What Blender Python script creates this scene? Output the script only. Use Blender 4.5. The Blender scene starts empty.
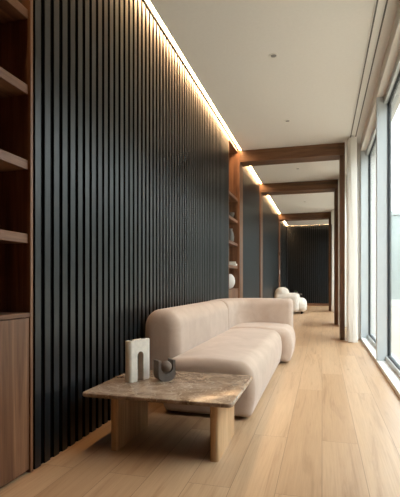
import bpy, bmesh, math, random
from mathutils import Vector, Matrix
random.seed(7)
scene = bpy.context.scene
COL = scene.collection
PI = math.pi
CEIL = 3.40

# ------------------------------------------------------------------ materials
def lin(c):
    c = c / 255.0
    return c / 12.92 if c <= 0.04045 else ((c + 0.055) / 1.055) ** 2.4
def rgb(r, g, b): return (lin(r), lin(g), lin(b), 1.0)

class NT:
    def __init__(self, name):
        self.m = bpy.data.materials.new(name); self.m.use_nodes = True
        self.t = self.m.node_tree; self.t.nodes.clear()
        self.out = self.n('ShaderNodeOutputMaterial')
    def n(self, kind, **kw):
        nd = self.t.nodes.new(kind)
        for k, v in kw.items():
            if hasattr(nd, k) and k not in ('inputs',): setattr(nd, k, v)
        return nd
    def l(self, a, b): self.t.links.new(a, b)
    def coords(self, scale=(1, 1, 1), rot=(0, 0, 0), kind='Object'):
        tc = self.n('ShaderNodeTexCoord'); mp = self.n('ShaderNodeMapping')
        mp.inputs['Scale'].default_value = scale; mp.inputs['Rotation'].default_value = rot
        self.l(tc.outputs[kind], mp.inputs['Vector']); return mp.outputs['Vector']
    def noise(self, vec, scale, detail=4, rough=0.55, dist=0.0):
        nd = self.n('ShaderNodeTexNoise')
        nd.inputs['Scale'].default_value = scale; nd.inputs['Detail'].default_value = detail
        nd.inputs['Roughness'].default_value = rough; nd.inputs['Distortion'].default_value = dist
        self.l(vec, nd.inputs['Vector']); return nd.outputs['Fac']
    def ramp(self, fac, stops):
        nd = self.n('ShaderNodeValToRGB'); e = nd.color_ramp.elements
        while len(e) < len(stops): e.new(0.5)
        for i, (p, c) in enumerate(stops): e[i].position = p; e[i].color = c
        self.l(fac, nd.inputs['Fac']); return nd.outputs['Color']
    def mix(self, a, b, fac, blend='MIX'):
        nd = self.n('ShaderNodeMix'); nd.data_type = 'RGBA'; nd.blend_type = blend
        for sock, v in ((nd.inputs[0], fac), (nd.inputs[6], a), (nd.inputs[7], b)):
            if hasattr(v, 'is_output'): self.l(v, sock)
            else: sock.default_value = v
        return nd.outputs[2]
    def bsdf(self, color, rough=0.5, spec=0.5, bump=None, bstr=0.2, bdist=0.002, metal=0.0, sheen=0.0, coat=0.0):
        b = self.n('ShaderNodeBsdfPrincipled')
        for sock, v in (('Base Color', color), ('Roughness', rough)):
            if hasattr(v, 'is_output'): self.l(v, b.inputs[sock])
            else: b.inputs[sock].default_value = v
        b.inputs['Specular IOR Level'].default_value = spec
        b.inputs['Metallic'].default_value = metal
        b.inputs['Sheen Weight'].default_value = sheen
        b.inputs['Coat Weight'].default_value = coat
        if bump is not None:
            bp = self.n('ShaderNodeBump'); bp.inputs['Strength'].default_value = bstr
            bp.inputs['Distance'].default_value = bdist
            self.l(bump, bp.inputs['Height']); self.l(bp.outputs['Normal'], b.inputs['Normal'])
        self.l(b.outputs['BSDF'], self.out.inputs['Surface']); return b

def plain(name, color, rough=0.5, spec=0.5, metal=0.0, var=0.06, scale=8, bstr=0.05):
    t = NT(name); v = t.coords()
    nz = t.noise(v, scale, 5)
    dark = tuple(c * (1 - var) for c in color[:3]) + (1,)
    light = tuple(min(1, c * (1 + var)) for c in color[:3]) + (1,)
    t.bsdf(t.ramp(nz, [(0.3, dark), (0.7, light)]), rough, spec, nz, bstr, 0.002, metal)
    return t.m

def wood(name, axis, dark, mid, light, rough=0.45, spec=0.4, ws=7.0):
    t = NT(name)
    s = [ws, ws, ws]; s[axis] = ws * 0.07
    f = [90, 90, 90]; f[axis] = 3.0
    a = t.noise(t.coords(s), 1.0, 6, 0.6, 1.2)
    b = t.noise(t.coords(f), 1.0, 3, 0.6, 0.2)
    c = t.ramp(a, [(0.33, dark), (0.5, mid), (0.68, light)])
    g = t.ramp(b, [(0.3, (0.62, 0.58, 0.55, 1)), (0.62, (1, 1, 1, 1))])
    t.bsdf(t.mix(c, g, 0.75, 'MULTIPLY'), rough, spec, b, 0.12, 0.001)
    return t.m

WD, WM, WL = rgb(90, 59, 40), rgb(128, 88, 62), rgb(156, 115, 86)
M = {}
for ax, nm in ((0, 'x'), (1, 'y'), (2, 'z')):
    M['walnut_' + nm] = wood('walnut_' + nm, ax, WD, WM, WL)
    M['beamwood_' + nm] = wood('beam_walnut_' + nm, ax, rgb(84, 58, 40), rgb(114, 80, 54), rgb(140, 103, 74))
    M['oak_' + nm] = wood('pale_oak_' + nm, ax, rgb(178, 138, 98), rgb(198, 160, 118), rgb(214, 178, 136), 0.5, 0.35)

def slat_mat():
    t = NT('black_stained_slats')
    b = t.noise(t.coords((120, 120, 4)), 1.0, 3, 0.6)
    a = t.noise(t.coords((9, 9, 0.8)), 1.0, 3)
    c = t.ramp(b, [(0.3, rgb(9, 15, 19)), (0.7, rgb(16, 25, 31))])
    c = t.mix(c, t.ramp(a, [(0.35, (0.85, 0.85, 0.85, 1)), (0.65, (1, 1, 1, 1))]), 1.0, 'MULTIPLY')
    t.bsdf(c, 0.36, 0.5, b, 0.12, 0.001)
    return t.m
M['slats'] = slat_mat()
M['backing'] = plain('black_felt_backing', rgb(9, 9, 10), 0.95, 0.1)
M['groove'] = plain('black_groove', rgb(12, 12, 13), 0.9, 0.15)
M['plaster'] = plain('warm_white_plaster', rgb(226, 223, 218), 0.9, 0.2, var=0.015, scale=30)
M['pier'] = plain('white_plaster_pier', rgb(232, 228, 222), 0.85, 0.2, var=0.015, scale=30)

def floor_mat():
    t = NT('oak_plank_floor')
    v = t.coords((1, 1, 1), (0, 0, PI / 2))
    br = t.n('ShaderNodeTexBrick')
    br.offset = 0.37; br.offset_frequency = 2
    for k, val in (('Scale', 1.0), ('Mortar Size', 0.0013), ('Mortar Smooth', 0.3), ('Bias', 0.0), ('Brick Width', 2.1), ('Row Height', 0.215)):
        br.inputs[k].default_value = val
    br.inputs['Color1'].default_value = (0, 0, 0, 1); br.inputs['Color2'].default_value = (1, 1, 1, 1)
    br.inputs['Mortar'].default_value = (0.5, 0.5, 0.5, 1)
    t.l(v, br.inputs['Vector'])
    tone = t.ramp(br.outputs['Color'], [(0.0, rgb(182, 148, 114)), (0.5, rgb(188, 155, 122)), (1.0, rgb(194, 162, 129))])
    # per plank shift of the grain
    sep = t.n('ShaderNodeVectorMath'); sep.operation = 'MULTIPLY_ADD'
    t.l(br.outputs['Color'], sep.inputs[0]); sep.inputs[1].default_value = (7.3, 11.1, 3.0)
    tc = t.n('ShaderNodeTexCoord'); t.l(tc.outputs['Object'], sep.inputs[2])
    mp = t.n('ShaderNodeMapping'); mp.inputs['Scale'].default_value = (15, 0.8, 1)
    t.l(sep.outputs[0], mp.inputs['Vector'])
    a = t.noise(mp.outputs['Vector'], 1.0, 6, 0.62, 0.9)
    mp2 = t.n('ShaderNodeMapping'); mp2.inputs['Scale'].default_value = (130, 3.5, 1)
    t.l(sep.outputs[0], mp2.inputs['Vector'])
    b = t.noise(mp2.outputs['Vector'], 1.0, 3, 0.6)
    c = t.mix(tone, t.ramp(a, [(0.30, (0.66, 0.58, 0.50, 1)), (0.46, (0.95, 0.93, 0.91, 1)), (0.75, (1.06, 1.06, 1.05, 1))]), 0.85, 'MULTIPLY')
    c = t.mix(c, t.ramp(b, [(0.3, (0.8, 0.77, 0.74, 1)), (0.6, (1, 1, 1, 1))]), 0.55, 'MULTIPLY')
    # knots
    vo = t.n('ShaderNodeTexVoronoi'); vo.inputs['Scale'].default_value = 1.0
    mp3 = t.n('ShaderNodeMapping'); mp3.inputs['Scale'].default_value = (2.6, 1.1, 1)
    t.l(tc.outputs['Object'], mp3.inputs['Vector']); t.l(mp3.outputs['Vector'], vo.inputs['Vector'])
    c = t.mix(c, t.ramp(vo.outputs['Distance'], [(0.015, (0.45, 0.36, 0.28, 1)), (0.06, (1, 1, 1, 1))]), 0.8, 'MULTIPLY')
    c = t.mix(c, rgb(112, 84, 58), br.outputs['Fac'])
    inv = t.n('ShaderNodeMath'); inv.operation = 'SUBTRACT'; inv.inputs[0].default_value = 1.0
    t.l(br.outputs['Fac'], inv.inputs[1])
    t.bsdf(c, 0.36, 0.5, inv.outputs[0], 0.25, 0.001)
    return t.m
M['floor'] = floor_mat()

def fabric(name, c0, c1, scale=4, fine=420, sheen=0.25, rough=0.9):
    t = NT(name); v = t.coords()
    a = t.noise(v, scale, 5, 0.6, 0.6); b = t.noise(v, fine, 2)
    t.bsdf(t.ramp(a, [(0.3, c0), (0.7, c1)]), rough, 0.2, b, 0.35, 0.002, sheen=sheen)
    return t.m
M['suede'] = fabric('beige_suede', rgb(175, 153, 137), rgb(193, 172, 157))
M['boucle'] = fabric('cream_boucle', rgb(218, 211, 202), rgb(232, 226, 218), 20, 150)

def curtain_mat():
    t = NT('sheer_linen_curtain'); v = t.coords((300, 300, 300))
    b = t.noise(v, 1.0, 2)
    p = t.bsdf(rgb(246, 243, 238), 0.95, 0.1, b, 0.1, 0.001)
    tr = t.n('ShaderNodeBsdfTranslucent'); tr.inputs['Color'].default_value = rgb(250, 248, 244)
    mx = t.n('ShaderNodeMixShader'); mx.inputs[0].default_value = 0.5
    t.l(p.outputs[0], mx.inputs[1]); t.l(tr.outputs[0], mx.inputs[2]); t.l(mx.outputs[0], t.out.inputs['Surface'])
    return t.m
M['curtain'] = curtain_mat()

def marble_mat():
    t = NT('brown_marble'); v = t.coords()
    w = t.noise(v, 5.0, 7, 0.62, 1.4)
    base = t.ramp(w, [(0.28, rgb(98, 78, 64)), (0.45, rgb(150, 127, 107)), (0.6, rgb(172, 150, 130)), (0.75, rgb(196, 178, 158))])
    # warped crackle veins
    nz = t.n('ShaderNodeTexNoise'); nz.inputs['Scale'].default_value = 6; nz.inputs['Detail'].default_value = 5
    t.l(v, nz.inputs['Vector'])
    add = t.n('ShaderNodeVectorMath'); add.operation = 'MULTIPLY_ADD'; add.inputs[1].default_value = (0.22, 0.22, 0.22)
    t.l(nz.outputs['Color'], add.inputs[0]); t.l(v, add.inputs[2])
    vo = t.n('ShaderNodeTexVoronoi'); vo.feature = 'DISTANCE_TO_EDGE'; vo.inputs['Scale'].default_value = 11
    t.l(add.outputs[0], vo.inputs['Vector'])
    vein = t.ramp(vo.outputs['Distance'], [(0.0, (1, 1, 1, 1)), (0.035, (0, 0, 0, 1))])
    vf = t.n('ShaderNodeMath'); vf.operation = 'MULTIPLY'; vf.inputs[1].default_value = 0.75
    t.l(vein, vf.inputs[0])
    c = t.mix(base, rgb(196, 180, 158), vf.outputs[0])
    sp = t.noise(v, 60, 4, 0.6)
    c = t.mix(c, t.ramp(sp, [(0.35, (0.7, 0.66, 0.62, 1)), (0.6, (1, 1, 1, 1))]), 0.6, 'MULTIPLY')
    t.bsdf(c, 0.2, 0.5)
    return t.m
M['marble'] = marble_mat()
M['travertine'] = plain('pale_travertine', rgb(226, 216, 202), 0.75, 0.3, var=0.1, scale=28, bstr=0.2)
M['clay'] = plain('dark_taupe_clay', rgb(104, 94, 87), 0.7, 0.3, var=0.12, scale=40, bstr=0.2)
M['ball'] = plain('brown_taupe_stone', rgb(112, 97, 86), 0.6, 0.3, var=0.1, scale=40, bstr=0.15)
M['void'] = plain('vase_hollow', rgb(60, 54, 48), 0.9, 0.1)  # dark colour standing in for the shade inside the vase openings
M['alu'] = plain('pale_grey_aluminium', rgb(192, 197, 200), 0.4, 0.5, var=0.02)
M['sill'] = plain('white_sill_paint', rgb(226, 228, 228), 0.45, 0.5, var=0.02)
M['gasket'] = plain('dark_rubber_gasket', rgb(44, 48, 52), 0.6, 0.3)
M['black'] = plain('black_plastic', rgb(24, 22, 21), 0.6, 0.3)
M['track'] = plain('grey_track_metal', rgb(96, 90, 84), 0.5, 0.4)
M['white'] = plain('white_enamel', rgb(228, 224, 218), 0.5, 0.4, var=0.02)
M['porcelain'] = plain('white_matt_ceramic', rgb(232, 228, 222), 0.55, 0.4, var=0.03)
M['greyceramic'] = plain('grey_glazed_ceramic', rgb(128, 126, 124), 0.5, 0.4)
M['paper'] = plain('page_paper', rgb(226, 220, 208), 0.9, 0.1)
M['leaf'] = plain('green_leaf', rgb(70, 104, 52), 0.6, 0.3, var=0.25, scale=30)
M['outwall'] = plain('pale_grey_green_render', rgb(150, 158, 156), 0.9, 0.2)
M['facing'] = plain('facing_facade_render', rgb(120, 116, 110), 0.9, 0.2)
M['outslab'] = plain('outside_concrete', rgb(165, 170, 168), 0.9, 0.2)
M['outglass'] = plain('outside_dark_glazing', rgb(120, 132, 132), 0.2, 0.5)
M['terrace'] = plain('terrace_paving', rgb(178, 166, 150), 0.9, 0.2, var=0.08, scale=2)

def emit(name, color, strength):
    t = NT(name); e = t.n('ShaderNodeEmission')
    e.inputs['Color'].default_value = color; e.inputs['Strength'].default_value = strength
    t.l(e.outputs[0], t.out.inputs['Surface']); return t.m
LED = 32.0
M['led'] = emit('warm_led', (1.0, 0.60, 0.29, 1), LED)
M['lamp'] = emit('downlight_glow', (1.0, 0.82, 0.6, 1), 1.2)

def glass_mat():
    t = NT('window_glass')
    tr = t.n('ShaderNodeBsdfTransparent'); tr.inputs['Color'].default_value = (0.93, 0.96, 0.95, 1)
    gl = t.n('ShaderNodeBsdfGlossy'); gl.inputs['Roughness'].default_value = 0.02
    g = t.n('ShaderNodeNewGeometry')
    dt = t.n('ShaderNodeVectorMath'); dt.operation = 'DOT_PRODUCT'
    t.l(g.outputs['Normal'], dt.inputs[0]); t.l(g.outputs['Incoming'], dt.inputs[1])
    def mth(op, x, y):
        k = t.n('ShaderNodeMath'); k.operation = op
        for sock, v in ((k.inputs[0], x), (k.inputs[1], y)):
            if hasattr(v, 'is_output'): t.l(v, sock)
            else: sock.default_value = v
        return k.outputs[0]
    # Schlick reflectance, on the face where the ray enters the pane
    c = mth('POWER', mth('SUBTRACT', 1.0, mth('ABSOLUTE', dt.outputs['Value'], 0.0)), 5.0)
    f = mth('MULTIPLY', mth('ADD', mth('MULTIPLY', c, 0.93), 0.06), mth('SUBTRACT', 1.0, g.outputs['Backfacing']))
    mx = t.n('ShaderNodeMixShader'); t.l(f, mx.inputs[0])
    t.l(tr.outputs[0], mx.inputs[1]); t.l(gl.outputs[0], mx.inputs[2])
    t.l(mx.outputs[0], t.out.inputs['Surface']); return t.m
M['glass'] = glass_mat()

# ------------------------------------------------------------------ helpers
def empty(name, loc, rz=0.0, label=None, cat=None, group=None):
    o = bpy.data.objects.new(name, None); COL.objects.link(o)
    o.location = loc; o.rotation_euler = (0, 0, rz); o.empty_display_size = 0.1
    tag(o, label, cat, group); return o
def tag(o, label=None, cat=None, group=None, kind=None):
    if label: o['label'] = label
    if cat: o['category'] = cat
    if group: o['group'] = group
    if kind: o['kind'] = kind
    return o
def origin_of(p):
    v = Vector((0, 0, 0))
    while p is not None: v += p.location; p = p.parent
    return v
def obj(name, bm, mat, parent=None, local=False, origin=None, smooth=None):
    """link a bmesh as ONE mesh object; geometry is in world space unless local"""
    bmesh.ops.recalc_face_normals(bm, faces=bm.faces[:])
    me = bpy.data.meshes.new(name)
    org = Vector((0, 0, 0))
    if not local:
        org = origin_of(parent) if parent else (Vector(origin) if origin else Vector((0, 0, 0)))
        bmesh.ops.translate(bm, verts=bm.verts[:], vec=-org)
    bm.to_mesh(me); bm.free()
    me.materials.append(mat)
    if smooth is not None:
        for p in me.polygons: p.use_smooth = True
        me.set_sharp_from_angle(angle=math.radians(smooth))
    o = bpy.data.objects.new(name, me); COL.objects.link(o)
    if parent: o.parent = parent
    elif not local: o.location = org
    return o
def struct(name, bm, mat, smooth=None):
    return tag(obj(name, bm, mat, None, smooth=smooth), kind='structure')

def box(bm, x0, x1, y0, y1, z0, z1, bev=0.0, seg=2):
    r = bmesh.ops.create_cube(bm, size=1.0)
    vs = r['verts']
    for v in vs:
        v.co = Vector((x0 + (v.co.x + .5) * (x1 - x0), y0 + (v.co.y + .5) * (y1 - y0), z0 + (v.co.z + .5) * (z1 - z0)))
    if bev > 0:
        es = list({e for v in vs for e in v.link_edges})
        bmesh.ops.bevel(bm, geom=es, offset=bev, segments=seg, profile=0.5, affect='EDGES')
    return bm
def B(*a, **k): return box(bmesh.new(), *a, **k)

def cyl(bm, x, y, z0, z1, r, seg=24, r2=None):
    res = bmesh.ops.create_cone(bm, cap_ends=True, segments=seg, radius1=r, radius2=r if r2 is None else r2, depth=z1 - z0)
    bmesh.ops.translate(bm, verts=res['verts'], vec=(x, y, (z0 + z1) / 2)); return bm

def lathe(bm, prof, x=0, y=0, z=0, seg=28):
    rings = []
    for r, h in prof:
        rings.append([bm.verts.new((x + r * math.cos(2 * PI * i / seg), y + r * math.sin(2 * PI * i / seg), z + h)) for i in range(seg)])
    for a, b in zip(rings, rings[1:]):
        for i in range(seg):
            j = (i + 1) % seg; bm.faces.new((a[i], a[j], b[j], b[i]))
    bm.faces.new(rings[0]); bm.faces.new(rings[-1]); return bm

def prism(bm, pts, axis_fn, d0, d1):
    """extrude closed 2-D outline; axis_fn(p, d) -> 3-D"""
    a = [bm.verts.new(axis_fn(p, d0)) for p in pts]; b = [bm.verts.new(axis_fn(p, d1)) for p in pts]
    n = len(pts)
    for i in range(n):
        j = (i + 1) % n; bm.faces.new((a[i], a[j], b[j], b[i]))
    bm.faces.new(a); bm.faces.new(b); return bm

def rrect(hw, z0, z1, rt, rb, inset=0.0, n=7, bulge=0.0):
    """rounded-rectangle profile (offset, z) from half width hw, rounded top rt, bottom rb"""
    hw -= inset; z0 += inset * 0.6; z1 -= inset
    rt = max(0.005, min(rt, hw * .98, (z1 - z0) * .49)); rb = max(0.005, min(rb, hw * .98, (z1 - z0) * .49))
    pts = []
    for cx, cz, r, a0 in ((hw - rt, z1 - rt, rt, 0), (-hw + rt, z1 - rt, rt, PI / 2), (-hw + rb, z0 + rb, rb, PI), (hw - rb, z0 + rb, rb, 1.5 * PI)):
        for i in range(n + 1):
            a = a0 + PI / 2 * i / n
            pts.append([cx + r * math.cos(a), cz + r * math.sin(a)])
        # extra point along the flat side so that it can bulge
    res = []
    for i, p in enumerate(pts):
        q = pts[(i + 1) % len(pts)]; res.append(p)
        L = math.hypot(q[0] - p[0], q[1] - p[1])
        if L > 0.06:
            m = 6
            for k in range(1, m): res.append([p[0] + (q[0] - p[0]) * k / m, p[1] + (q[1] - p[1]) * k / m])
    for p in res:
        s = math.sin(PI * min(1, max(0, (p[1] - z0) / (z1 - z0))))
        c = math.sin(PI * min(1, max(0, (p[0] + hw) / (2 * hw))))
        p[0] += bulge * s * (1 if p[0] > 0 else -1) * min(1, abs(p[0]) / hw)
        if p[1] > (z0 + z1) / 2: p[1] += bulge * 0.6 * c
    return res

def sweep(bm, path, hw, z0, z1, rt, rb, e0, e1, bulge=0.0, lean=0.0, nend=8):
    """sweep the rounded profile along path [(x,y)], with rounded ends of radius e0 / e1.
    the positive profile side is to the right of the travel direction"""
    P = [Vector((p[0], p[1], 0)) for p in path]
    # arc-length resample
    seg = [(P[i + 1] - P[i]).length for i in range(len(P) - 1)]; L = sum(seg)
    def at(s):
        s = max(0, min(L, s)); i = 0
        while i < len(seg) - 1 and s > seg[i]: s -= seg[i]; i += 1
        return P[i] + (P[i + 1] - P[i]) * (s / seg[i])
    ss = []
    for i in range(nend): 
        a = PI / 2 * i / nend; ss.append((e0 * (1 - math.cos(a)) , e0 * (1 - math.sin(a))))
    m = max(6, int((L - e0 - e1) / 0.06))
    for i in range(m + 1): ss.append((e0 + (L - e0 - e1) * i / m, 0.0))
    for i in range(nend - 1, -1, -1):
        a = PI / 2 * i / nend; ss.append((L - e1 * (1 - math.cos(a)), e1 * (1 - math.sin(a))))
    rings = []
    for s, ins in ss:
        c = at(s); t = (at(s + 0.03) - at(s - 0.03)).normalized(); nrm = Vector((t.y, -t.x, 0))
        prof = rrect(hw, z0, z1, rt, rb, 0.0, bulge=bulge)
        k = 1 - ins / hw; zc = (z0 + z1) / 2; kz0 = 1 - ins * 0.6 / (z1 - z0) * 2; kz1 = 1 - ins / (z1 - z0) * 2
        ring = []
        for o_, z_ in prof:
            z2 = zc + (z_ - zc) * (kz1 if z_ > zc else kz0)
            ring.append(bm.verts.new(c + nrm * (o_ * k - lean * (z_ - z0)) + Vector((0, 0, z2))))
        rings.append(ring)
    n = len(rings[0])
    for a, b in zip(rings, rings[1:]):
        for i in range(n):
            j = (i + 1) % n; bm.faces.new((a[i], a[j], b[j], b[i]))
    bm.faces.new(rings[0]); bm.faces.new(rings[-1]); return bm

# ------------------------------------------------------------------ room shell
Y0, Y1 = -3.0, 19.2
struct('floor', B(-1.95, 0.95, Y0 - .1, Y1 + .2, -0.1, 0.0), M['floor'])
bm = B(-1.418, 0.64, Y0, Y1 - 0.05, CEIL, CEIL + 0.12)
box(bm, -1.95, -1.418, Y0, Y1 + .2, CEIL + 0.05, CEIL + 0.12)      # closes the light slot
box(bm, -1.418, 0.95, Y1 - 0.05, Y1 + .2, CEIL + 0.05, CEIL + 0.12)
box(bm, -1.95, -1.418, Y0, 0.9, CEIL, CEIL + 0.05)
struct('ceiling', bm, M['plaster'])

def slat_panel(name, a, b, pitch=0.0855, face=0.053, far=False, z1=CEIL - 0.01):
    root = tag(bpy.data.objects.new(name, None), kind='structure'); COL.objects.link(root)
    if not far:
        obj('backing_board', B(-1.56, -1.486, a, b, 0, CEIL + .05), M['backing'], root)
    else:
        obj('backing_board', B(-1.56, 0.95, a + .04, a + .09, 0, CEIL + .05), M['backing'], root)
    bm = bmesh.new()
    if not far:
        n = int((b - a) / pitch); p = (b - a) / n
        for i in range(n):
            y = a + .012 + i * p
            box(bm, -1.488, -1.473, y, y + face, 0.0, z1, 0.002, 1)
    else:
        n = int(2.1 / pitch); x = -1.44
        while x < 0.62:
            box(bm, x, x + face, a, a + .042, 0.10, z1, 0.002, 1); x += pitch
    o = obj('slats', bm, M['slats'], root)
    o.data.materials.append(M['groove'])                       # grooves are black felted, only the faces are stained veneer
    for p in o.data.polygons:
        n = p.normal
        if (abs(n.x) if far else abs(n.y)) > 0.9: p.material_index = 1
slat_panel('wall_left', 2.012, 7.08)
slat_panel('wall_left.001', 8.30, 10.78)
slat_panel('wall_left.002', 11.22, 15.7)
slat_panel('wall_left.003', 16.1, 19.2)
slat_panel('wall_far', 19.2, 19.2, far=True)
struct('baseboard_far', B(-1.473, 0.62, 19.185, 19.24, 0, 0.10, 0.003), M['walnut_x'])
struct('wall_left.004', B(-1.6, -1.47, Y0, 0.9, 0, CEIL), M['beamwood_z'])
struct('wall_right.004', B(0.64, 0.95, Y0, 1.90, 0, CEIL), M['beamwood_z'])
struct('wall_back', B(-1.6, 0.95, Y0 - .1, Y0, 0, CEIL + .1), M['beamwood_z'])

# wooden portals: left post, beam, right post
def portal(i, y0, y1, xr, xl=-1.55):
    root = tag(bpy.data.objects.new('trim_%d' % i, None), kind='structure'); COL.objects.link(root)
    obj('left_post', B(xl, -1.452, y0, y1, 0, CEIL + 0.05, 0.003), M['walnut_z'], root)
    obj('beam', B(-1.452, xr + .078, y0, y1, CEIL - 0.205, CEIL + 0.02, 0.003), M['beamwood_x'], root)
    obj('right_post', B(xr, xr + .078, y0 + .002, y1 - .002, 0, CEIL - 0.205, 0.003), M['beamwood_z'], root)
    return root
portal(1, 7.95, 8.30, 0.300, -1.86)
portal(2, 10.78, 11.22, 0.283)
portal(3, 15.7, 16.1, 0.225)

# ------------------------------------------------------------------ right side: windows, piers, bulkhead
XI, XG = 0.64, 0.775
bulk = B(XI, 0.95, Y0, Y1, CEIL - 0.15, CEIL + 0.12, 0.004)
struct('trim_4', bulk, M['pier'])
for i, (a, b) in enumerate(((8.08, 8.55), (10.6, 11.3), (15.5, 16.2), (18.9, 19.25))):
    struct('wall_right' + ('' if i == 0 else '.%03d' % i), B(0.60, 0.9, a, b, 0, CEIL, 0.004), M['pier'])
    struct('baseboard_right' + ('' if i == 0 else '.%03d' % i), B(0.588, 0.60, a, b, 0, 0.09, 0.002), M['pier'])

def window(i, a, b, posts):
    root = tag(bpy.data.objects.new('window_%d' % i, None), kind='structure'); COL.objects.link(root)
    root.location = (XI, a, 0)
    obj('window_sill', B(XI, 0.86, a, b, 0, 0.045, 0.004), M['sill'], root)
    fr = B(XG - .03, 0.86, a, b, 0.045, 0.10, 0.003)
    box(fr, XG - .05, 0.86, a, b, CEIL - 0.24, CEIL - 0.15, 0.003)
    obj('window_frame', fr, M['alu'], root)
    g = bmesh.new()
    for p in posts:
        obj('mullion', B(XI + 0.002, 0.802, p - .035, p + .035, 0.045, CEIL - 0.15, 0.004), M['alu'], root)
        for s in (-1, 1):
            box(g, XG - .012, XG + .03, p + s * .040 - .005, p + s * .040 + .005, 0.10, CEIL - 0.24)
    for p, q in zip(posts, posts[1:]):
        box(g, XG - .012, XG + .03, p + .035, q - .035, 0.10, 0.112)
        box(g, XG - .012, XG + .03, p + .035, q - .035, CEIL - 0.252, CEIL - 0.24)
        obj('pane', B(XG, XG + .012, p + .03, q - .03, 0.10, CEIL - 0.24), M['glass'], root)
    obj('gasket', g, M['gasket'], root)
window(1, 1.90, 8.08, [1.935, 3.5, 5.77, 8.04])
window(2, 8.55, 10.6, [8.59, 10.56])
window(3, 11.3, 15.5, [11.34, 13.4, 15.46])
window(4, 16.2, 18.9, [16.24, 18.86])

# ------------------------------------------------------------------ lights of the room
def led(y0, y1, label, across=False):
    e = empty('light_strip', (-1.455, y0, CEIL), 0, label, 'light strip', 'hidden light strips along the ceiling edges')
    if across:
        e.location = (-1.40, y0, CEIL)
        obj('diffuser', B(-1.40, 0.60, y0, y0 + .022, CEIL + .004, CEIL + .014), M['led'], e)
        obj('channel', B(-1.40, 0.60, y0 - .002, y0 + .026, CEIL + .014, CEIL + .03), M['white'], e)
    else:
        bm = bmesh.new()                                       # angled profile aimed at the wall
        prism(bm, [(-1.455, CEIL + .010), (-1.4195, CEIL + .001), (-1.4190, CEIL + .003), (-1.4545, CEIL + .012)][::-1],
              lambda p, d: (p[0], d, p[1]), y0, y1)
        obj('diffuser', bm, M['led'], e)
        obj('channel', B(-1.472, -1.4185, y0, y1, CEIL + .015, CEIL + .03), M['white'], e)
led(0.92, 7.93, 'long warm light strip above the nearest black slatted wall')
led(8.32, 10.76, 'warm light strip between the first and second wooden beams')
led(11.24, 15.68, 'warm light strip between the second and third wooden beams')
led(16.12, 19.1, 'short warm light strip past the third wooden beam')
led(19.165, 0, 'faint warm light strip across the top of the far end wall', True)

dl = None
DL = [(4.70, 'small round ceiling downlight nearest the viewer, well before the first beam'),
      (6.66, 'small round ceiling downlight just in front of the first wooden beam'),
      (9.53, 'tiny ceiling downlight between the first and second wooden beams'),
      (13.5, 'tiny ceiling downlight between the second and third wooden beams')]
for y, lb in DL:
    if dl is None:
        dl = empty('downlight', (-0.495, y, CEIL), 0, lb, 'ceiling light', 'recessed downlights in the ceiling')
        b_ = bmesh.new(); lathe(b_, [(0.030, 0.0), (0.034, -0.006), (0.046, -0.006), (0.05, 0.0)])
        ring = obj('trim_ring', b_, M['white'], dl, local=True, smooth=40)
        b_ = cyl(bmesh.new(), 0, 0, -0.004, -0.0005, 0.030)
        lens = obj('lens', b_, M['greyceramic'], dl, local=True)
    else:
        c = dl.copy(); COL.objects.link(c); c.location = (-0.495, y, CEIL); c['label'] = lb
        for ch in (ring, lens):
            d = ch.copy(); COL.objects.link(d); d.parent = c

# ------------------------------------------------------------------ curtain tracks and curtains
for x, lb in ((0.455, 'inner grey curtain track slot along the ceiling, further from the glass'),
              (0.535, 'outer grey curtain track slot along the ceiling, nearer the glass')):
    e = empty('curtain_track', (x, Y0, CEIL), 0, lb, 'curtain track', 'curtain tracks in the ceiling')
    bm = B(x - .016, x - .008, Y0 + .02, 7.90, CEIL - .008, CEIL, 0.001, 1); box(bm, x + .008, x + .016, Y0 + .02, 7.90, CEIL - .008, CEIL, 0.001, 1)
    obj('rail', bm, M['plaster'], e)
    obj('slot', B(x - .008, x + .008, Y0 + .02, 7.90, CEIL - .003, CEIL), M['track'], e)

def curtain(y0, y1, label, xc=0.48, amp=0.075, wl=0.06):
    e = empty('curtain', (xc, (y0 + y1) / 2, 0), 0, label, 'curtain', 'sheer curtains gathered beside the wooden posts')
    bm = bmesh.new(); n = int((y1 - y0) / wl * 12); rows = 14
    ph = random.random() * 6; grid = []
    for r in range(rows + 1):
        z = 0.012 + (CEIL - 0.03 - 0.012) * r / rows
        row = []
        for i in range(n + 1):
            y = y0 + (y1 - y0) * i / n
            k = 1.0 - 0.12 * (r / rows)
            a = amp * k * (1 + 0.22 * math.sin(2.3 * i / 12 + ph)) 
            x = xc + a * math.sin(2 * PI * i / 12 + 0.3 * math.sin(r * .35 + i * .05))
            row.append(bm.verts.new((x, y + 0.008 * math.sin(r * .5 + i * .3), z)))
        grid.append(row)
    for r in range(rows):
        for i in range(n):
            bm.faces.new((grid[r][i], grid[r][i + 1], grid[r + 1][i + 1], grid[r + 1][i]))
    c = obj('cloth', bm, M['curtain'], e, smooth=80)
    obj('header_tape', B(xc - .012, xc + .012, y0, y1, CEIL - .03, CEIL - .009), M['curtain'], e)
curtain(7.58, 7.92, 'white sheer curtain gathered in front of the first wooden post, nearest')
curtain(10.20, 10.74, 'white sheer curtain gathered by the second wooden post', 0.44, 0.07)
curtain(15.10, 15.66, 'thin white sheer curtain gathered by the third wooden post, farthest', 0.39, 0.07)

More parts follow.
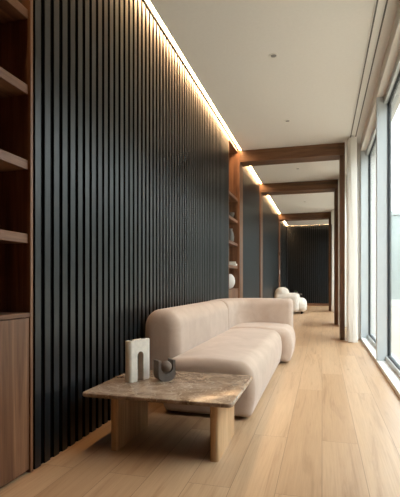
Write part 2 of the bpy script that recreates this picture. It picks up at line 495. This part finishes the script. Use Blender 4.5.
# ------------------------------------------------------------------ built-in bookcases
def bookcase(loc, y0, y1, shelves, cab, label, far_panel, near_panel=True, depth=0.35, ndoors=2):
    e = empty('bookcase', loc, 0, label, 'bookcase')
    xf = -1.473; xb = xf - depth; T = 0.022
    obj('back_panel', B(xb - .02, xb, y0, y1, 0, CEIL, 0), M['walnut_z'], e)
    obj('side_panel', B(xb, xf, y0, y0 + T, 0, CEIL, 0.001, 1), M['walnut_z'], e)
    if far_panel: obj('side_panel', B(xb, xf, y1 - T, y1, 0, CEIL, 0.001, 1), M['walnut_z'], e)
    ya, yb = y0 + T, (y1 - T if far_panel else y1)
    obj('top_panel', B(xb, xf - .012, ya, yb, CEIL - .03, CEIL), M['walnut_y'], e)
    for z in shelves:
        obj('shelf', B(xb, xf - .014, ya, yb, z - .05, z, 0.0015, 1), M['walnut_y'], e)
    obj('cabinet_top', B(xb, xf - .003, ya, yb, cab - .022, cab, 0.001, 1), M['walnut_y'], e)
    obj('cabinet_body', B(xb, xf - .028, ya, yb, 0.0, cab - .022), M['walnut_z'], e)
    w = (yb - ya) / ndoors
    for k in range(ndoors):
        obj('door', B(xf - .026, xf - .006, ya + k * w + .003, ya + (k + 1) * w - .003, 0.02, cab - .027, 0.001, 1), M['walnut_z'], e)
    return e
bookcase((-1.65, 1.45, 0), 0.9, 2.008, (1.253, 1.639, 2.034, 2.43, 2.82), 0.84,
         'tall walnut built-in bookcase with empty shelves at the left edge, nearest', True)
bookcase((-1.65, 7.5, 0), 7.082, 7.95, (1.29, 1.70, 2.12, 2.52), 0.885,
         'walnut bookcase recessed between black slatted wall and first wooden beam', False)

# objects on the recessed bookcase
def lathe_thing(name, prof, loc, mat, label, cat):
    b_ = lathe(bmesh.new(), prof)
    o = obj(name, b_, mat, None, local=True, smooth=45); o.location = loc
    return tag(o, label, cat)
lathe_thing('vase', [(0.03, 0), (0.075, 0.02), (0.105, 0.08), (0.112, 0.13), (0.10, 0.19), (0.07, 0.235), (0.04, 0.255), (0.036, 0.25), (0.03, 0.22)],
            (-1.585, 7.62, 0.886), M['porcelain'], 'round white vase on the recessed bookcase, lowest shelf above the cabinet', 'vase')
lathe_thing('vase', [(0.035, 0), (0.055, 0.03), (0.06, 0.10), (0.045, 0.17), (0.028, 0.21), (0.032, 0.24), (0.026, 0.24), (0.02, 0.2)],
            (-1.55, 7.62, 1.701), M['greyceramic'], 'slim grey vase on the middle shelf of the recessed bookcase', 'vase')
lathe_thing('bowl', [(0.035, 0), (0.05, 0.012), (0.07, 0.06), (0.078, 0.10), (0.072, 0.10), (0.06, 0.06), (0.03, 0.02)],
            (-1.56, 7.62, 2.121), M['clay'], 'small dark bowl on an upper shelf of the recessed bookcase', 'bowl')
for k, (dz, w, lb) in enumerate(((0, .11, 'lower white book lying flat on a recessed bookcase shelf'), (.036, .095, 'upper white book lying flat on another book, recessed bookcase'))):
    e = empty('book', (-1.575, 7.72, 1.291 + dz), 0.15 * k, lb, 'book', 'white books lying on the recessed shelf')
    bm = B(-w + .005, w - .004, -.066, .066, .004, .031); obj('pages', bm, M['paper'], e, local=True)
    bm = B(-w, w, -.07, .07, 0, .004, .001, 1); box(bm, -w, w, -.07, .07, .031, .035, .001, 1); box(bm, w - .004, w, -.07, .07, .004, .031)
    obj('cover', bm, M['porcelain'], e, local=True)

# switch plates on the third portal's left post
for z, m, nm, lb in ((1.36, 'white', 'wall_switch', 'small white switch plate on the far left wooden post'),
                     (2.00, 'black', 'wall_sensor', 'small dark sensor plate high on the far left wooden post')):
    e = empty(nm, (-1.452, 15.83, z), 0, lb, 'switch' if m == 'white' else 'sensor')
    obj('plate', B(-1.452, -1.443, 15.77, 15.89, z - .07, z + .07, .003), M[m], e)
    obj('rocker' if m == 'white' else 'lens', B(-1.443, -1.438, 15.80, 15.86, z - .035, z + .035, .002, 1), M[m], e)

# ------------------------------------------------------------------ sofa
sofa = empty('sectional_sofa', (-0.95, 4.8, 0), 0, 'long beige suede sectional sofa with curved corner back against slatted wall', 'sofa')
xb = -1.285
obj('backrest', sweep(bmesh.new(), [(xb, 3.40), (xb, 5.405)], 0.150, 0.022, 0.765, 0.125, 0.05, 0.09, 0.03, bulge=0.012), M['suede'], sofa, smooth=60)
arc = [(xb, 5.41), (xb, 5.75)]
R_ = 0.46; cx, cy = xb + R_, 5.77
for i in range(13):
    a = PI - PI / 2 * i / 12; arc.append((cx + R_ * math.cos(a), cy + R_ * math.sin(a)))
arc.append((-0.39, cy + R_))
obj('corner_backrest', sweep(bmesh.new(), arc, 0.150, 0.022, 0.765, 0.085, 0.05, 0.03, 0.06, bulge=0.012), M['suede'], sofa, smooth=60)
hwA = (1.13 - 0.525) / 2 + .02; xA = -(1.15 + 0.525) / 2 
obj('seat', sweep(bmesh.new(), [(xA + .01, 3.13), (xA + .01, 5.41)], 0.332, 0.018, 0.415, 0.085, 0.028, 0.06, 0.06, bulge=0.032), M['suede'], sofa, smooth=60)
xB = -(1.15 + 0.42) / 2
obj('seat', sweep(bmesh.new(), [(xB + .012, 5.405), (xB + .012, 6.16)], 0.392, 0.018, 0.425, 0.09, 0.035, 0.09, 0.10, bulge=0.036), M['suede'], sofa, smooth=60)
for x, y in ((-0.66, 3.40), (-1.25, 3.5), (-0.66, 5.25), (-0.58, 5.65), (-0.58, 6.15), (-1.2, 6.1)):
    obj('foot', cyl(bmesh.new(), x, y, 0.0, 0.04, 0.028, 16), M['black'], sofa, smooth=40)

# ------------------------------------------------------------------ coffee table
tx0, tx1, ty0, ty1, tz = -1.368, -0.46, 2.30, 3.045, 0.350
table = empty('coffee_table', (-0.9, 2.67, 0), 0, 'low coffee table with brown marble top and two pale oak slab legs', 'table')
def rounded_rect_pts(x0, x1, y0, y1, r, n=8):
    pts = []
    for cx_, cy_, a0 in ((x1 - r, y1 - r, 0), (x0 + r, y1 - r, PI / 2), (x0 + r, y0 + r, PI), (x1 - r, y0 + r, 1.5 * PI)):
        for i in range(n + 1):
            a = a0 + PI / 2 * i / n; pts.append((cx_ + r * math.cos(a), cy_ + r * math.sin(a)))
    return pts
bm = bmesh.new(); ins = [(0.006, 0.0), (0.002, 0.002), (0, 0.006), (0, 0.018), (0.002, 0.022), (0.006, 0.024)]
rings = []
for d, h in ins:
    rings.append([bm.verts.new((x, y, tz - 0.024 + h)) for x, y in rounded_rect_pts(tx0 + d, tx1 - d, ty0 + d, ty1 - d, 0.036 - d)])
for a, b in zip(rings, rings[1:]):
    for i in range(len(a)):
        j = (i + 1) % len(a); bm.faces.new((a[i], a[j], b[j], b[i]))
bm.faces.new(rings[0]); bm.faces.new(rings[-1])
obj('tabletop', bm, M['marble'], table, smooth=50)
obj('sub_frame', B(-1.19, -0.575, 2.42, 2.93, tz - .042, tz - .024, .003), M['black'], table)
for x in (-1.213, -0.605):
    bm = bmesh.new()
    prism(bm, rounded_rect_pts(x, x + .05, 2.375, 2.86, 0.018, 5), lambda p, d: (p[0], p[1], d), 0.0, tz - .024)
    obj('leg', bm, M['oak_z'], table, smooth=40)

# arch vase: slab with an arched opening; dark discs paint the shade of its two mouths
arch = empty('arch_vase', (-1.178, 2.70, tz + .0006), math.atan2(0.931, 0.364), 'tall cream arch-shaped stone vase with two openings on the marble table', 'vase')
W, H, TH, lg = 0.196, 0.268, 0.056, 0.067
def arch_pts():
    pts = [(-W / 2, 0), (-W / 2 + lg, 0)]
    hw = W / 2 - lg; zc = 0.165
    for i in range(13):
        a = PI - PI * i / 12; pts.append((hw * math.cos(a), zc + hw * math.sin(a)))
    pts += [(W / 2 - lg, 0), (W / 2, 0), (W / 2, H), (-W / 2, H)]
    return pts
bm = prism(bmesh.new(), arch_pts(), lambda p, d: (p[0], d, p[1]), -TH / 2, TH / 2)
es = [e for e in bm.edges if all(abs(abs(v.co.x) - W / 2) < 1e-5 for v in e.verts) and abs(e.verts[0].co.z - e.verts[1].co.z) > .1]
bmesh.ops.bevel(bm, geom=es, offset=0.024, segments=6, profile=0.5, affect='EDGES')
es = [e for e in bm.edges if len(e.link_faces) == 2 and e.calc_face_angle(0) > 0.9]
bmesh.ops.bevel(bm, geom=es, offset=0.004, segments=2, profile=0.5, affect='EDGES')
obj('body', bm, M['travertine'], arch, local=True, smooth=50)
for s in (-1, 1):
    o = obj('mouth', cyl(bmesh.new(), s * 0.055, 0, H - .02, H + 0.0012, 0.016, 20), M['void'], arch, local=True)

# U-shaped sculpture with a ball
sc = empty('sculpture', (-1.005, 2.745, tz), 0.78, 'dark taupe U-shaped sculpture cradling a ball, on the marble table', 'sculpture')
w2, h2, rc = 0.060, 0.136, 0.046
pts = []
for i in range(9):
    a = 1.5 * PI + PI / 2 * i / 8; pts.append((w2 - rc + rc * math.cos(a), rc + rc * math.sin(a)))
pts += [(w2, h2), (0.043, h2)]
for i in range(15):
    a = -PI * i / 14; pts.append((0.043 * math.cos(a), 0.092 + 0.043 * math.sin(a)))
pts += [(-0.043, h2), (-w2, h2)]
for i in range(9):
    a = PI + PI / 2 * i / 8; pts.append((-w2 + rc + rc * math.cos(a), rc + rc * math.sin(a)))
bm = prism(bmesh.new(), pts, lambda p, d: (p[0], d, p[1]), -0.042, 0.042)
es = [e for e in bm.edges if len(e.link_faces) == 2 and e.calc_face_angle(0) > 0.9]
bmesh.ops.bevel(bm, geom=es, offset=0.005, segments=2, profile=0.5, affect='EDGES')
obj('body', bm, M['clay'], sc, local=True, smooth=40)
b_ = bmesh.new(); bmesh.ops.create_uvsphere(b_, u_segments=28, v_segments=18, radius=0.038)
bmesh.ops.translate(b_, verts=b_.verts[:], vec=(0.0, -0.024, 0.094))
obj('ball', b_, M['ball'], sc, local=True, smooth=80)

# ------------------------------------------------------------------ armchair far along the corridor
ch = empty('armchair', (-0.95, 14.5, 0), 0, 'rounded cream boucle armchair at the far end of the corridor', 'armchair')
obj('seat', sweep(bmesh.new(), [(-1.15, 14.5), (-0.47, 14.5)], 0.33, 0.05, 0.47, 0.16, 0.12, 0.05, 0.16, bulge=0.05), M['boucle'], ch, smooth=70)
obj('backrest', sweep(bmesh.new(), [(-1.25, 14.02), (-1.25, 14.95)], 0.19, 0.10, 0.81, 0.15, 0.10, 0.16, 0.16, bulge=0.03), M['boucle'], ch, smooth=70)
for y in (14.12, 14.88):
    obj('armrest', sweep(bmesh.new(), [(-1.45, y), (-0.70, y)], 0.15, 0.05, 0.63, 0.13, 0.10, 0.10, 0.13, bulge=0.02), M['boucle'], ch, smooth=70)
for x in (-1.3, -0.62):
    for y in (14.25, 14.75):
        obj('foot', cyl(bmesh.new(), x, y, 0, .08, .03, 14), M['black'], ch, smooth=40)

st = empty('side_table', (-0.86, 15.35, 0), 0, 'small dark round side table behind the cream armchair', 'table')
obj('table_top', lathe(bmesh.new(), [(.0, .575), (.20, .575), (.21, .585), (.20, .60), (.0, .60)][1:4], -0.86, 15.35, 0), M['clay'], st, smooth=40)
obj('pedestal', lathe(bmesh.new(), [(.13, 0), (.13, .015), (.025, .04), (.022, .55), (.06, .575)], -0.86, 15.35, 0), M['clay'], st, smooth=40)
pl = empty('potted_plant', (-0.86, 15.35, 0.601), 0, 'small green plant in a pot on the dark side table behind the armchair', 'plant')
obj('pot', lathe(bmesh.new(), [(.05, 0), (.065, .03), (.07, .06), (.06, .06), (.055, .045)], -0.86, 15.35, .601), M['clay'], pl, smooth=40)
bm = bmesh.new()
for i in range(34):
    a = random.random() * 2 * PI; el = random.uniform(.15, 1.2); L = random.uniform(.07, .12); wd = .016
    d = Vector((math.cos(a) * math.cos(el), math.sin(a) * math.cos(el), math.sin(el))); sdir = Vector((-math.sin(a), math.cos(a), 0))
    base = Vector((-0.86, 15.35, .65)); up = d.cross(sdir) * .004
    v = [bm.verts.new(p) for p in (base, base + d * L * .5 + sdir * wd, base + d * L + Vector((0, 0, -.015)), base + d * L * .5 - sdir * wd, base + d * L * .5 - up)]
    for f in ((0, 1, 4), (1, 2, 4), (2, 3, 4), (3, 0, 4), (0, 3, 2, 1)): bm.faces.new([v[k] for k in f])
obj('foliage', bm, M['leaf'], pl)

# ------------------------------------------------------------------ outside
struct('terrace', B(0.95, 60, -30, 90, -0.35, -0.05), M['terrace'])
bd = empty('building', (6.5, 21.0, -.05), 0, 'pale grey-green building seen outside through the window at right', 'building')
obj('wall', B(2.2, 12, 21.0, 26, -.05, 3.95), M['outwall'], bd)
obj('parapet', B(2.1, 12.1, 20.9, 26.1, 3.95, 4.12), M['outslab'], bd)
obj('base_band', B(2.2, 12, 20.9, 21.0, -.05, .22), M['white'], bd)
for k in range(4):
    f = obj('window', B(3.35 + k * 2.1, 4.9 + k * 2.1, 20.95, 21.0, .7, 3.0), M['outslab'], bd)
    obj('glazing', B(3.42 + k * 2.1, 4.83 + k * 2.1, 20.93, 20.95, .77, 2.93), M['outglass'], f)

struct('wall_outside', B(8.0, 9.0, -25, 32, -.05, 6.0), M['facing'])  # unseen facade, added to keep low sky light off the windows

# ------------------------------------------------------------------ daylight
w = bpy.data.worlds.new('overcast_sky'); scene.world = w; w.use_nodes = True
nt = w.node_tree; nt.nodes.clear()
o_ = nt.nodes.new('ShaderNodeOutputWorld'); bg = nt.nodes.new('ShaderNodeBackground')
bg.inputs['Color'].default_value = (0.90, 0.96, 1.0, 1); bg.inputs['Strength'].default_value = 4.0
nt.links.new(bg.outputs[0], o_.inputs['Surface'])
# ------------------------------------------------------------------ camera
cam = bpy.data.cameras.new('camera'); co = bpy.data.objects.new('camera', cam); COL.objects.link(co)
cam.sensor_fit = 'HORIZONTAL'; cam.sensor_width = 36; cam.lens = 39.6
cam.shift_y = (282 - 248.5) / 400; cam.clip_start = 0.05
co.location = (0, 0, 1.0); co.rotation_euler = (PI / 2, 0, math.atan(122 / 440))
scene.camera = co
vs = scene.view_settings
vs.view_transform = 'Standard'; vs.look = 'None'; vs.gamma = 1; vs.use_curve_mapping = False
vs.exposure = 1.1
